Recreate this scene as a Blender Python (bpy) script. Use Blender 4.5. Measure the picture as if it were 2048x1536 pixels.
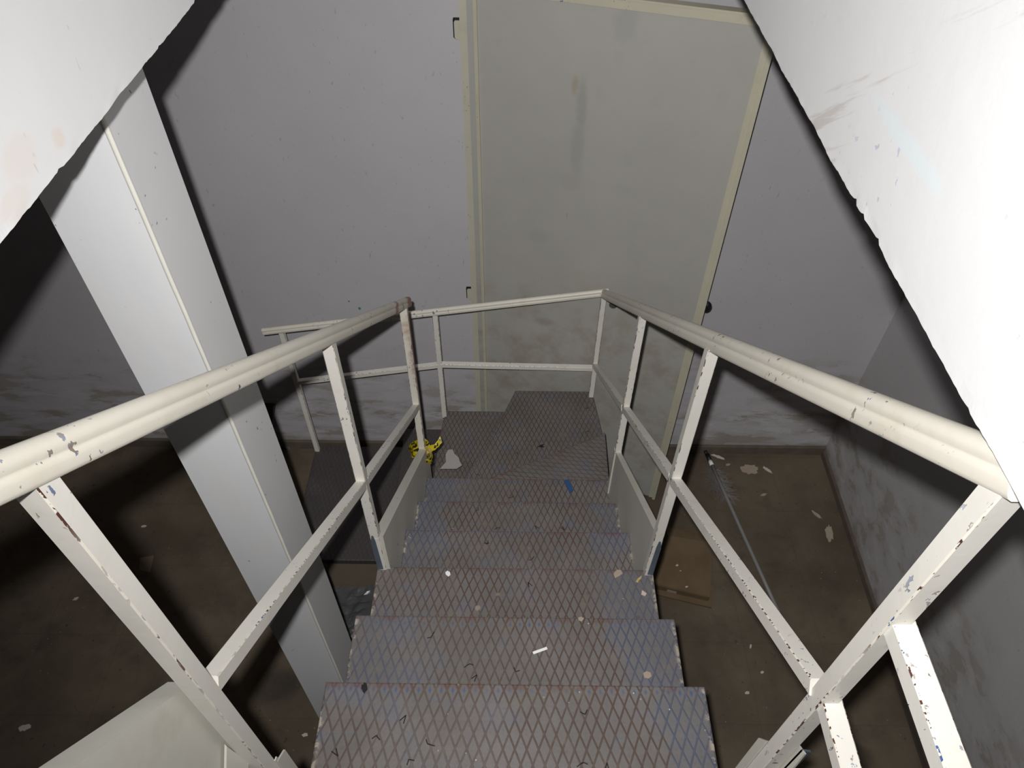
import bpy, bmesh, math, random
from mathutils import Vector, Matrix, noise as mnoise
random.seed(7)
PI = math.pi
for o in list(bpy.data.objects): bpy.data.objects.remove(o)
SC = bpy.context.scene
COL = SC.collection

# ------------------------------------------------------------------ camera, light, exposure
cam = bpy.data.cameras.new('camera'); cam.sensor_width = 36.0; cam.lens = 1465.0/2048.0*36.0
cam.clip_start = 0.02
CAM = bpy.data.objects.new('camera', cam); COL.objects.link(CAM)
RIGHT = Vector((0.999928, 0.009753, 0.007003)); DOWN = Vector((0.011912, -0.732801, -0.680338)); FWD = Vector((-0.001503, 0.680373, -0.732865))
def basis(loc):
    m = Matrix.Identity(4)
    for i, c in enumerate((RIGHT, -DOWN, -FWD)):
        for r in range(3): m[r][i] = c[r]
    m.translation = Vector(loc); return m
CAM.matrix_world = basis((0, 0, 0))
SC.camera = CAM
w = bpy.data.worlds.new('world'); SC.world = w; w.use_nodes = True
w.node_tree.nodes['Background'].inputs[0].default_value = (.9, .95, 1, 1)
w.node_tree.nodes['Background'].inputs[1].default_value = 0.0
# the pocket camera's flash, 5 cm above the lens and a little to its left
fl = bpy.data.lights.new('camera_flash', 'SPOT'); fl.energy = 72.0; fl.color = (1.0, .985, .97)
fl.spot_size = math.radians(128); fl.spot_blend = .9; fl.shadow_soft_size = 0.011
fl.use_nodes = True
nt = fl.node_tree; nt.nodes.clear()
lo = nt.nodes.new('ShaderNodeOutputLight'); em = nt.nodes.new('ShaderNodeEmission'); lf = nt.nodes.new('ShaderNodeLightFalloff')
lf.inputs['Strength'].default_value = 1.0; lf.inputs['Smooth'].default_value = 0.0
mx = nt.nodes.new('ShaderNodeMath'); mx.operation = 'MULTIPLY_ADD'; mx.inputs[1].default_value = .06
nt.links.new(lf.outputs['Quadratic'], mx.inputs[0]); nt.links.new(lf.outputs['Linear'], mx.inputs[2]); nt.links.new(mx.outputs[0], em.inputs['Strength']); nt.links.new(em.outputs[0], lo.inputs[0])
FL = bpy.data.objects.new('camera_flash', fl); COL.objects.link(FL); FL.matrix_world = basis((-.033, 0, .067)) @ Matrix.Rotation(math.radians(-10), 4, 'Y') @ Matrix.Rotation(math.radians(5), 4, 'X')   # the flash head points a little right of the lens
vs = SC.view_settings; vs.view_transform = 'Standard'; vs.look = 'None'; vs.gamma = 1.0; vs.use_curve_mapping = False; vs.exposure = 0.0

# ------------------------------------------------------------------ node helpers
class N:
    def __init__(s, name, rough=.6, metal=0.0, spec=.5):
        s.m = bpy.data.materials.new(name); s.m.use_nodes = True; s.t = s.m.node_tree
        s.b = s.t.nodes['Principled BSDF']; s.b.inputs['Roughness'].default_value = rough
        s.b.inputs['Metallic'].default_value = metal; s.b.inputs['Specular IOR Level'].default_value = spec
        s.tc = s.t.nodes.new('ShaderNodeTexCoord'); s.P = s.tc.outputs['Object']; s.UV = s.tc.outputs['UV']
    def n(s, t): return s.t.nodes.new(t)
    def put(s, sock, v):
        if v is None: return
        if isinstance(v, bpy.types.NodeSocket): s.t.links.new(v, sock)
        elif isinstance(v, (tuple, list)) and sock.type == 'RGBA' and len(v) == 3: sock.default_value = (*v, 1)
        else: sock.default_value = v
    def math(s, op, a, b=None, c=None, clamp=False):
        x = s.n('ShaderNodeMath'); x.operation = op; x.use_clamp = clamp
        s.put(x.inputs[0], a); s.put(x.inputs[1], b); s.put(x.inputs[2], c); return x.outputs[0]
    def vec(s, op, a, b=None):
        x = s.n('ShaderNodeVectorMath'); x.operation = op; s.put(x.inputs[0], a)
        if op == 'SCALE': s.put(x.inputs['Scale'], b)
        else: s.put(x.inputs[1], b)
        return x.outputs['Value'] if op in ('LENGTH', 'DOT_PRODUCT') else x.outputs[0]
    def sep(s, v): x = s.n('ShaderNodeSeparateXYZ'); s.put(x.inputs[0], v); return x.outputs
    def comb(s, a, b, c):
        x = s.n('ShaderNodeCombineXYZ'); s.put(x.inputs[0], a); s.put(x.inputs[1], b); s.put(x.inputs[2], c); return x.outputs[0]
    def noise(s, scale, detail=4, rough=.55, stretch=None, off=0.0, v=None, dist=0.0):
        v = v or s.P
        if stretch or off:
            mp = s.n('ShaderNodeMapping'); s.put(mp.inputs[0], v); mp.inputs[1].default_value = (off, off*.7, off*1.3)
            if stretch: mp.inputs[3].default_value = stretch
            v = mp.outputs[0]
        x = s.n('ShaderNodeTexNoise'); s.put(x.inputs['Vector'], v); x.inputs['Scale'].default_value = scale
        x.inputs['Detail'].default_value = detail; x.inputs['Roughness'].default_value = rough; x.inputs['Distortion'].default_value = dist
        return x.outputs['Fac']
    def vor(s, scale, v=None, feature='F1', out='Distance', rnd=1.0):
        x = s.n('ShaderNodeTexVoronoi'); x.feature = feature; s.put(x.inputs['Vector'], v or s.P); x.inputs['Scale'].default_value = scale
        x.inputs['Randomness'].default_value = rnd
        return x.outputs[out]
    def step(s, v, a, b):      # smooth 0..1 from a to b
        x = s.n('ShaderNodeMapRange'); x.interpolation_type = 'SMOOTHSTEP'; s.put(x.inputs[0], v)
        lo_, hi_ = (a, b)
        if a <= b: x.inputs[1].default_value = a; x.inputs[2].default_value = b; x.inputs[3].default_value = 0; x.inputs[4].default_value = 1
        else: x.inputs[1].default_value = b; x.inputs[2].default_value = a; x.inputs[3].default_value = 1; x.inputs[4].default_value = 0
        return x.outputs[0]
    def mix(s, f, a, b, mode='MIX'):
        x = s.n('ShaderNodeMix'); x.data_type = 'RGBA'; x.blend_type = mode
        s.put(x.inputs[0], f); s.put(x.inputs[6], a); s.put(x.inputs[7], b); return x.outputs[2]
    def mul(s, *a):
        r = a[0]
        for b in a[1:]: r = s.math('MULTIPLY', r, b)
        return r
    def blob(s, c, r, soft=.4, wob=.35, nsc=25.0):   # an irregular stain around a point: c centre, r radii
        d = s.vec('LENGTH', s.vec('DIVIDE', s.vec('SUBTRACT', s.P, c), r))
        d = s.math('ADD', d, s.math('MULTIPLY', s.math('SUBTRACT', s.noise(nsc, 3), .5), wob*2))
        return s.step(d, 1.0+soft*.5, 1.0-soft)
    def bump(s, h, strength=.3, dist=.003):
        x = s.n('ShaderNodeBump'); x.inputs['Strength'].default_value = strength; x.inputs['Distance'].default_value = dist
        s.put(x.inputs['Height'], h); s.t.links.new(x.outputs[0], s.b.inputs['Normal'])
    def out(s, col, rough=None):
        s.put(s.b.inputs['Base Color'], col)
        if rough is not None: s.put(s.b.inputs['Roughness'], rough)
        return s.m

def plain(name, col, rough=.6, metal=0.0, var=.12, sc=12.0, spec=.4):
    a = N(name, rough, metal, spec)
    return a.out(a.mix(a.noise(sc), tuple(c*(1-var) for c in col), tuple(min(1, c*(1+var)) for c in col)))

# ------------------------------------------------------------------ materials
RUST = (.115, .032, .018); DARK = (.035, .026, .028); BLUE = (.04, .085, .24)

def painted(name, base, chips=.5, edge=0.0, rusty=None):
    """old glossy paint over blue paint over rust: chips show what is beneath"""
    a = N(name, .42, 0, .45)
    c = a.mix(a.step(a.noise(5.0, 5), .3, .75), tuple(x*.93 for x in base), base)
    c = a.mix(a.math('MULTIPLY', a.step(a.noise(14.0, 5, .6, off=3.0), .52, .75), .35), c, (base[0]*.80, base[1]*.74, base[2]*.63))
    cl = a.step(a.noise(6.0, 2, off=9.0), .60-.16*chips-.25*edge, .68-.10*edge)                # where chips gather
    ch = a.step(a.noise(95.0+90*edge, 3, .55, stretch=(1, 1, .55-.3*edge), off=5.0), .645-.125*edge, .665-.11*edge)
    under = a.mix(a.step(a.noise(38.0, 1, off=21.0), .49, .53), a.mix(a.noise(60.0), RUST, DARK), BLUE)
    if edge > .5: under = a.mix(a.step(a.noise(17.0, 1, off=2.0), .56, .6), a.mix(a.noise(60.0), RUST, DARK), under)
    m = a.mul(cl, ch)
    c = a.mix(m, c, under)
    if rusty is not None:
        for (cc, rr, st) in rusty:
            bl = a.blob(cc, rr, .6, .5, 48.0)
            c = a.mix(a.math('MULTIPLY', bl, st), c, a.mix(a.noise(50.0), (.19, .055, .028), (.33, .12, .06)))
    a.bump(a.math('ADD', a.noise(40.0, 4), a.math('MULTIPLY', m, -1.2)), .25, .0015)
    return a.out(c)

CREAM = (.705, .67, .585)
STB = Vector((0.012, 1.2, -3.66))            # the staircase's base point on the floor; its parts' object space starts there
def rel(x, y, z): return (x-STB.x, y-STB.y, z-STB.z)
M = {}
M['paint'] = painted('cream_paint', (.735, .712, .655), .8)
M['rail'] = painted('rail_paint', CREAM, 1.2, 0, rusty=[(rel(-.366, 1.93, -1.668), (.05, .075, .05), .95), (rel(-.360, 1.70, -1.50), (.02, .055, .02), .85), (rel(-.362, 1.80, -1.575), (.015, .02, .01), .6)])
M['post_rust'] = painted('post_paint_rusted', CREAM, .6, 0, rusty=[(rel(-.345, 1.86, -1.85), (.025, .05, .22), .9), (rel(-.36, 1.87, -1.70), (.05, .05, .06), .6)])
M['edge'] = painted('chipped_paint_edge', CREAM, .8, 1.0)
M['plate'] = painted('side_plate_paint', (.62, .605, .54), .25)
M['bare'] = plain('bare_blue_grey_steel', (.13, .16, .20), .45, .3, .3, 30)

def tread_mat(name='checker_plate', darken=0.0):
    a = N(name, .48, .0, .5)
    x, y, z = a.sep(a.P); u, v, _ = a.sep(a.UV)
    p = a.math('DIVIDE', x, .0238); q = a.math('DIVIDE', y, .057)
    f1 = a.math('ABSOLUTE', a.math('SUBTRACT', a.math('FRACT', a.math('ADD', p, q)), .5))
    f2 = a.math('ABSOLUTE', a.math('SUBTRACT', a.math('FRACT', a.math('SUBTRACT', p, q)), .5))
    m = a.math('MAXIMUM', f1, f2)                 # .5 on a rib, 0 in a diamond's middle
    rib = a.step(m, .405, .435)
    rim = a.mul(a.step(m, .36, .40), a.step(m, .43, .41))
    dot = a.step(m, .17, .09)
    ax = a.math('ABSOLUTE', u)
    side = a.step(a.math('ADD', ax, a.math('MULTIPLY', a.noise(5.0, 2), .25)), .33, .47)
    side = a.math('MULTIPLY', side, a.step(a.noise(2.6, 2, off=19.0), .36, .60))
    nose = a.step(v, .045, .012)
    n1 = a.noise(4.5, 4, .6); n2 = a.noise(11.0, 4, .6, off=4.0)
    flat = a.mix(a.step(n1, .35, .68), (.128, .116, .106), (.160, .147, .143))
    flat = a.mix(a.math('MULTIPLY', a.step(n2, .48, .72), .55), flat, (.128, .128, .155))
    flat = a.mix(a.math('MULTIPLY', side, .35), flat, (.095, .105, .135))
    brn = a.mix(a.noise(30.0), (.052, .026, .017), (.082, .042, .026))
    blu = a.mix(a.noise(20.0, 2, off=8.0), (.045, .058, .105), (.07, .085, .14))
    nb = a.step(a.math('ADD', a.math('MULTIPLY', side, .42), n2), .56, .72)
    ribc = a.mix(nb, brn, blu)
    c = a.mix(a.math('MULTIPLY', rim, .10), flat, (.22, .205, .20))
    worn = a.step(a.math('ADD', a.noise(3.4, 4, .6, off=27.0), a.math('MULTIPLY', a.noise(60.0, 2, off=3.0), .22)), .50, .78)
    c = a.mix(a.math('MULTIPLY', rib, a.math('SUBTRACT', .82, a.math('MULTIPLY', worn, .34))), c, ribc)
    c = a.mix(a.math('MULTIPLY', a.step(a.noise(150.0, 2, off=33.0), .45, .75), .30), c, (.085, .078, .074))
    c = a.mix(a.math('MULTIPLY', a.step(a.noise(19.0, 5, .65, off=37.0), .50, .72), .45), c, (.17, .145, .120))
    db = a.mul(dot, a.step(a.math('ADD', a.math('ADD', a.math('MULTIPLY', nose, .38), a.math('MULTIPLY', side, .10)), a.noise(4.0, 3, off=13.0)), .70, .95))
    c = a.mix(a.math('MULTIPLY', db, .9), c, (.045, .085, .19))
    red = a.mul(nose, a.step(a.noise(24.0, 3, off=17.0), .42, .62), a.step(v, .018, .006))
    c = a.mix(a.math('MULTIPLY', red, .5), c, (.12, .05, .042))
    # the end of each tread carries spilt cream paint
    sp = a.mul(a.step(ax, .386, .398), a.step(a.noise(38.0, 4, .65, off=2.0), .50, .60))
    c = a.mix(a.math('MULTIPLY', sp, .8), c, (.45, .40, .32))
    bl = a.mul(a.step(a.vor(9.0), .10, .05), a.step(a.noise(3.0, 1, off=31.0), .52, .56))
    c = a.mix(a.math('MULTIPLY', bl, .75), c, a.mix(a.step(a.noise(5.0, 1), .45, .55), (.33, .27, .21), (.09, .06, .045)))
    pn = a.mul(a.step(a.vor(42.0), .085, .05), a.step(a.noise(7.0, 2, off=41.0), .54, .6))
    c = a.mix(pn, c, (.45, .43, .41))
    if darken: c = a.mix(a.math('MULTIPLY', a.step(a.noise(3.0, 5, .6, off=6.0), .05, .45), darken), c, a.mix(a.noise(8.0), (.040, .034, .030), (.052, .048, .052)))  # patchy blend towards near black, only for the bottom landing and step above
    a.bump(a.math('ADD', rib, a.math('MULTIPLY', a.noise(90.0, 3), .35)), .55, .0022)
    return a.out(c, a.math('ADD', .40, a.math('MULTIPLY', n2, .2)))
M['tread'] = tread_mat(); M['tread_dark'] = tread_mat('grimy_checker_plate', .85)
M['tread_end'] = painted('tread_end_paint', (.55, .50, .42), 1.2, .35)

def wall_mat(name, base, floorz=-3.66, peel=1.0, left_dirt=0.0, blobs=(), bumps=.18):
    a = N(name, .75, 0, .25)
    x, y, z = a.sep(a.P)
    c = a.mix(a.step(a.noise(1.7, 5, .6), .3, .7), tuple(v*.94 for v in base), base)
    c = a.mix(a.math('MULTIPLY', a.step(a.noise(70.0, 2, stretch=(1, 1, .35), off=6.0), .70, .74), .45), c, tuple(v*.55 for v in base))   # scuffs
    if peel:
        h = a.math('SUBTRACT', z, floorz)
        pn = a.noise(5.5, 6, .62, stretch=(.55, 1, 1.7), off=3.0)
        band = a.step(a.math('ADD', h, a.math('MULTIPLY', a.math('SUBTRACT', a.noise(2.2, 3, off=7.0), .5), .7)), .95, .25)
        c = a.mix(a.mul(band, a.step(pn, .40, .62), .65*peel), c, (base[0]*.62, base[1]*.60, base[2]*.55))
        c = a.mix(a.mul(band, a.step(pn, .555, .57), .85*peel), c, a.mix(a.noise(9.0), (.24, .20, .17), (.36, .34, .30)))
        c = a.mix(a.mul(band, a.step(a.noise(7.0, 5, .6, stretch=(.5, 1, 2.0), off=15.0), .575, .59), .6*peel), c, tuple(min(1, v*1.12) for v in base))
        c = a.mix(a.mul(a.step(h, .14, .0), a.step(a.noise(8.0, 4, off=25.0), .3, .6), .6), c, (.14, .115, .09))
    for (cc, rr, col, st) in blobs:
        c = a.mix(a.math('MULTIPLY', a.blob(cc, rr), st), c, col)
    a.bump(a.math('ADD', a.noise(60.0, 5, .6), a.math('MULTIPLY', a.noise(6.0, 3), 2.0)), bumps, .004)
    return a.out(c)
M['wall_back'] = wall_mat('back_wall_paint', (.47, .455, .475), peel=1.0, blobs=[((-.793, 2.83, -2.498), (.009, .02, .011), (.0, .17, .15), .9), ((-.84, 2.83, -2.45), (.005, .02, .005), (.1, .05, .05), .8)])
M['wall_right'] = wall_mat('right_wall_paint', (.44, .43, .435), peel=.8)
M['opening_left'] = wall_mat('left_reveal_plaster', (.90, .90, .905), peel=0, bumps=.05, blobs=[((-.535, .789, -.435), (.05, .014, .014), (.88, .74, .64), .5), ((-.535, .710, -.418), (.05, .036, .027), (.88, .76, .68), .35), ((-.535, .671, -.447), (.05, .036, .018), (.86, .74, .66), .35)])
def reveal_right():
    a = N('right_reveal_plaster', .75, 0, .25); base = (.69, .69, .695)
    c = a.mix(a.step(a.noise(3.0, 5, .6), .3, .7), tuple(v*.95 for v in base), base)
    mp = a.n('ShaderNodeMapping'); mp.inputs[2].default_value = (.62, 0, 0); a.put(mp.inputs[0], a.P)
    st = a.noise(9.0, 5, .6, stretch=(1, .22, 2.6), v=mp.outputs[0])
    c = a.mix(a.math('MULTIPLY', a.step(st, .64, .70), .55), c, (.46, .41, .37))
    c = a.mix(a.mul(a.step(a.noise(55.0, 3, off=8.0), .66, .69), a.step(a.noise(5.0, 2), .5, .6), .6), c, (.36, .38, .55))
    c = a.mix(a.math('MULTIPLY', a.blob((.38, .66, -.36), (.05, .10, .012)), .35), c, (.62, .74, .78))
    a.bump(a.math('ADD', a.noise(50.0, 5, .65), a.math('MULTIPLY', a.noise(9.0, 4), 2.0)), .07, .004)
    return a.out(c)
M['opening_right'] = reveal_right()

def floor_mat():
    a = N('dirty_floor', .8, 0, .25)
    x, y, z = a.sep(a.P)
    c = a.mix(a.step(a.noise(1.6, 6, .62), .32, .68), (.085, .066, .046), (.140, .113, .080))
    c = a.mix(a.math('MULTIPLY', a.step(a.noise(6.0, 5, .6, off=4.0), .5, .75), .5), c, (.05, .043, .034))
    gx = a.math('ABSOLUTE', a.math('SUBTRACT', a.math('FRACT', a.math('DIVIDE', x, .40)), .5))
    gy = a.math('ABSOLUTE', a.math('SUBTRACT', a.math('FRACT', a.math('DIVIDE', y, .40)), .5))
    j = a.step(a.math('MAXIMUM', gx, gy), .490, .497)
    c = a.mix(a.math('MULTIPLY', j, .18), c, (.04, .034, .026))
    c = a.mix(a.mul(a.step(a.vor(26.0), .11, .07), a.step(a.noise(2.3, 3, off=5.0), .55, .62), .6), c, (.24, .20, .165))
    c = a.mix(a.math('MULTIPLY', a.step(a.noise(28.0, 3, off=11.0), .68, .72), .5), c, (.025, .022, .02))
    for cc, rr in (((1.60, 1.05, -3.66), (.10, .09, .1)), ((-1.15, 1.35, -3.66), (.14, .10, .1))):
        c = a.mix(a.math('MULTIPLY', a.blob(cc, rr, .5, .4, 9.0), .6), c, (.028, .024, .02))
    a.bump(a.noise(35.0, 5, .65), .4, .004)
    return a.out(c)
M['floor'] = floor_mat()
M['skirting'] = plain('dirty_brown_skirting', (.115, .095, .075), .75, 0, .35, 16, .2)
M['ceiling'] = plain('ceiling_plaster', (.55, .54, .53), .8, 0, .08, 6, .2)

def door_mat():
    a = N('door_paint', .55, 0, .35); base = (.395, .385, .355)
    c = a.mix(a.step(a.noise(2.2, 6, .62), .3, .7), tuple(v*.93 for v in base), base)
    x, y, z = a.sep(a.P)
    low = a.step(z, 1.75, 1.0)
    c = a.mix(a.mul(low, a.step(a.noise(7.0, 5, .65, off=2.0), .42, .68), .7), c, (.29, .255, .21))
    c = a.mix(a.math('MULTIPLY', a.step(a.noise(13.0, 5, .6, off=12.0), .58, .72), .22), c, (.31, .31, .27))
    scr = a.step(a.noise(11.0, 3, .5, stretch=(5.0, 1, .5), off=20.0, dist=1.2), .735, .755)
    c = a.mix(a.math('MULTIPLY', scr, .55), c, (.27, .25, .235))
    for cc, rr, col, st in [((.45, 0, 2.35), (.022, .2, .11), (.30, .295, .275), .65), ((.45, 0, 2.18), (.030, .2, .13), (.31, .305, .285), .6), ((.43, 0, 2.02), (.045, .2, .05), (.33, .32, .30), .5),
                            ((.42, 0, 2.42), (.014, .2, .035), (.34, .29, .22), .8), ((.58, 0, 2.67), (.045, .2, .07), (.33, .325, .30), .6), ((.30, 0, 1.72), (.05, .2, .04), (.33, .33, .29), .5),
                            ((.35, 0, 1.22), (.05, .2, .03), (.26, .22, .18), .5), ((.25, 0, 1.33), (.02, .2, .03), (.26, .23, .2), .5)]:
        c = a.mix(a.math('MULTIPLY', a.blob(cc, rr, .6, .5, 22.0), st), c, col)
    a.bump(a.noise(30.0, 4), .12, .003)
    return a.out(c)
M['door'] = door_mat()
M['door_rim'] = painted('door_rim_paint', (.50, .475, .37), .15)
M['frame'] = painted('door_frame_paint', (.49, .47, .38), .15)

def column_mat():
    a = N('column_paint', .38, 0, .5); base = (.83, .835, .845)
    c = a.mix(a.step(a.noise(2.0, 4, stretch=(2.5, 1, .5)), .35, .7), (.77, .775, .79), base)
    c = a.mix(a.math('MULTIPLY', a.step(a.noise(3.5, 4, off=5.0, stretch=(2, 1, .6)), .55, .75), .4), c, (.80, .78, .70))
    c = a.mix(a.mul(a.step(a.noise(60.0, 2, off=3.0), .70, .73), a.step(a.noise(5.0, 1, off=8.0), .52, .6), .8), c, (.10, .11, .22))
    a.bump(a.noise(26.0, 4), .12, .003)
    return a.out(c)
M['column'] = column_mat()
M['weld'] = plain('weld_paint', (.80, .785, .71), .4, 0, .1, 20, .5)

def tape_mat():
    a = N('caution_tape', .35, 0, .5)
    u, v, _ = a.sep(a.UV)
    k = a.math('FRACT', a.math('DIVIDE', u, .040))
    k2 = a.math('FRACT', a.math('ADD', a.math('DIVIDE', u, .0160), .3))
    bar = a.mul(a.step(a.math('ABSOLUTE', a.math('SUBTRACT', v, .5)), .30, .27), a.step(k, .66, .64))
    cut = a.mul(a.step(k2, .55, .6), a.step(a.math('ABSOLUTE', a.math('SUBTRACT', v, .45)), .10, .13))
    letters = a.math('SUBTRACT', bar, cut, clamp=True)
    c = a.mix(letters, a.mix(a.noise(40.0), (.50, .40, .01), (.62, .52, .02)), (.015, .015, .01))
    return a.out(c)
M['tape'] = tape_mat()
M['knot'] = plain('tape_knot', (.42, .33, .10), .5, 0, .3, 60)
M['paper'] = plain('torn_paper', (.36, .34, .33), .8, 0, .08, 20, .2)
M['white'] = plain('white_scrap', (.80, .80, .80), .6, 0, .05, 20)
M['pinkchip'] = plain('pale_pink_plaster', (.52, .42, .38), .8, 0, .1, 40)
M['yellowchip'] = plain('yellow_flake', (.45, .33, .12), .7, 0, .2, 60)
M['blue'] = plain('blue_plastic', (.025, .075, .19), .4, 0, .15, 40)
M['black'] = plain('black_scrap', (.010, .010, .011), .5, 0, .3, 60)
M['plaster'] = plain('fallen_plaster', (.34, .28, .22), .85, 0, .15, 40, .2)
M['plaster_w'] = plain('fallen_white_plaster', (.52, .47, .42), .85, 0, .12, 40, .2)
def card_mat():
    a = N('cardboard', .85, 0, .15)
    c = a.mix(a.step(a.noise(7.0, 4), .3, .7), (.125, .088, .050), (.155, .112, .066))
    x, y, z = a.sep(a.P)
    c = a.mix(a.math('MULTIPLY', a.noise(60.0, 2, stretch=(1, .1, 1)), .25), c, (.09, .065, .04))
    return a.out(c)
M['card'] = card_mat()
M['label'] = plain('pale_sticker', (.30, .27, .23), .6, 0, .1, 30)
M['board'] = plain('dark_board', (.035, .035, .032), .6, 0, .25, 20)
M['board_edge'] = plain('dark_board_edge', (.085, .085, .075), .6, 0, .25, 20)
M['step_side'] = plain('brown_board_side', (.20, .160, .115), .8, 0, .15, 10, .2)
M['handle'] = plain('grey_handle', (.22, .215, .21), .5, 0, .1, 20)
M['mophair'] = plain('pale_mop_threads', (.20, .19, .19), .9, 0, .2, 60, .1)
M['disc'] = plain('lock_disc', (.115, .12, .11), .4, .4, .1, 40)
M['knob'] = plain('black_knob', (.012, .010, .012), .35, 0, .1, 20)
def film_mat():
    a = N('clear_plastic_film', .22, 0, .5)
    a.b.inputs['Transmission Weight'].default_value = .75; a.b.inputs['IOR'].default_value = 1.25
    return a.out((.30, .30, .31))
M['film'] = film_mat()
M['glass'] = plain('shiny_foil', (.75, .78, .82), .12, .9, .05, 20)

# ------------------------------------------------------------------ mesh helpers
def link(name, bm, mats, parent=None, origin=(0, 0, 0), smooth=False, normals=True):
    """one mesh object; bm is in world coordinates, origin is where its object space starts"""
    o3 = Vector(origin)
    bmesh.ops.translate(bm, verts=bm.verts, vec=-o3)
    if normals: bmesh.ops.recalc_face_normals(bm, faces=bm.faces)
    me = bpy.data.meshes.new(name); bm.to_mesh(me); bm.free()
    if not isinstance(mats, (list, tuple)): mats = [mats]
    for m in mats: me.materials.append(M[m] if isinstance(m, str) else m)
    if smooth:
        for p in me.polygons: p.use_smooth = True
    ob = bpy.data.objects.new(name, me); COL.objects.link(ob)
    if parent is not None:
        ob.parent = parent; pl = WORLD_LOC[parent.name]
        ob.location = o3-pl
    else: ob.location = o3
    WORLD_LOC[ob.name] = o3
    return ob
WORLD_LOC = {}
def tag(o, label, cat, group=None, kind=None):
    o['label'] = label
    if cat: o['category'] = cat
    if group: o['group'] = group
    if kind: o['kind'] = kind
    return o
def thing(name, loc, label, cat, group=None, kind=None):
    o = bpy.data.objects.new(name, None); COL.objects.link(o); o.location = loc; o.empty_display_size = .1
    WORLD_LOC[o.name] = Vector(loc); return tag(o, label, cat, group, kind)

def box(bm, x0, x1, y0, y1, z0, z1, mi=0):
    v = [bm.verts.new((x, y, z)) for z in (z0, z1) for y in (y0, y1) for x in (x0, x1)]
    fs = [(0, 2, 3, 1), (4, 5, 7, 6), (0, 1, 5, 4), (2, 6, 7, 3), (0, 4, 6, 2), (1, 3, 7, 5)]
    r = []
    for f in fs:
        g = bm.faces.new([v[i] for i in f]); g.material_index = mi; r.append(g)
    return v, r
def prism(bm, poly, vec, mi=0):
    """extrude a polygon (3-D points) along vec"""
    vec = Vector(vec); a = [bm.verts.new(p) for p in poly]; b = [bm.verts.new(Vector(p)+vec) for p in poly]
    n = len(a); fs = [bm.faces.new(a), bm.faces.new(b[::-1])]
    for i in range(n): fs.append(bm.faces.new((a[i], b[i], b[(i+1) % n], a[(i+1) % n])))
    for f in fs: f.material_index = mi
    return fs
def sweep(bm, prof, pts, up=Vector((0, 0, 1)), mis=None, cap=True, uvec=None, cutdirs=None):
    """sweep a closed profile (u across, v up) along pts; cutdirs gives each end's plane normal"""
    pts = [Vector(p) for p in pts]; rings = []
    for i, p in enumerate(pts):
        d = (pts[min(i+1, len(pts)-1)]-pts[max(i-1, 0)]).normalized()
        if uvec is not None: u = Vector(uvec)
        else: u = d.cross(up).normalized()
        v = u.cross(d).normalized()
        ring = []
        for a, b in prof:
            q = p+u*a+v*b
            if cutdirs and cutdirs[i] is not None:
                nn = Vector(cutdirs[i]); q = q-d*((q-p).dot(nn)/d.dot(nn))
            ring.append(bm.verts.new(q))
        rings.append(ring)
    n = len(prof)
    for r0, r1 in zip(rings, rings[1:]):
        for j in range(n):
            f = bm.faces.new((r0[j], r0[(j+1) % n], r1[(j+1) % n], r1[j]))
            if mis: f.material_index = mis[j]
    if cap: bm.faces.new(rings[0][::-1]); bm.faces.new(rings[-1])
    return rings
def sq(wu, wv=None, c=.0016):
    wv = wv or wu; a, b = wu/2, wv/2
    p = [(-a+c, -b), (a-c, -b), (a, -b+c), (a, b-c), (a-c, b), (-a+c, b), (-a, b-c), (-a, -b+c)]
    return p, [0, 1, 0, 1, 0, 1, 0, 1]
def circ(r, n=16): return [(r*math.cos(2*PI*i/n), r*math.sin(2*PI*i/n)) for i in range(n)]
def tubeseg(bm, p, q, r, n=14, mi=0):
    d = (Vector(q)-Vector(p)); up = Vector((0, 0, 1)) if abs(d.normalized().z) < .95 else Vector((0, 1, 0))
    sweep(bm, circ(r, n), [p, q], up, [mi]*n)
def densify(a, b, n): return [Vector(a).lerp(Vector(b), i/n) for i in range(n+1)]

# ------------------------------------------------------------------ the room
FZ = -3.66; WY = 2.835
bm = bmesh.new(); box(bm, -3.6, 2.3, -1.6, 3.1, FZ-.15, FZ)
tag(link('floor', bm, 'floor'), 'dirty brown floor of the room below the stair', 'floor', kind='structure')
bm = bmesh.new(); box(bm, -3.6, 2.3, WY, WY+.2, FZ, 1.2)
tag(link('wall_back', bm, 'wall_back'), 'grey lavender back wall with paint peeling near the floor', 'wall', kind='structure')
bm = bmesh.new()
prism(bm, [(1.950, WY, FZ), (1.875, -1.6, FZ), (2.3, -1.6, FZ), (2.3, WY, FZ)], (0, 0, -.46-FZ))
tag(link('wall_right', bm, 'wall_right'), 'shadowed grey wall on the right of the lower room', 'wall', kind='structure')
bm = bmesh.new(); box(bm, -3.6, -3.45, -1.6, WY, FZ, -.475)
tag(link('wall_left', bm, 'wall_right'), 'far left wall of the lower room', 'wall', kind='structure')
bm = bmesh.new(); box(bm, -3.6, 2.3, -1.75, -1.6, FZ, 1.2)
tag(link('wall_front', bm, 'wall_right'), 'wall behind the viewer', 'wall', kind='structure')

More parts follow.
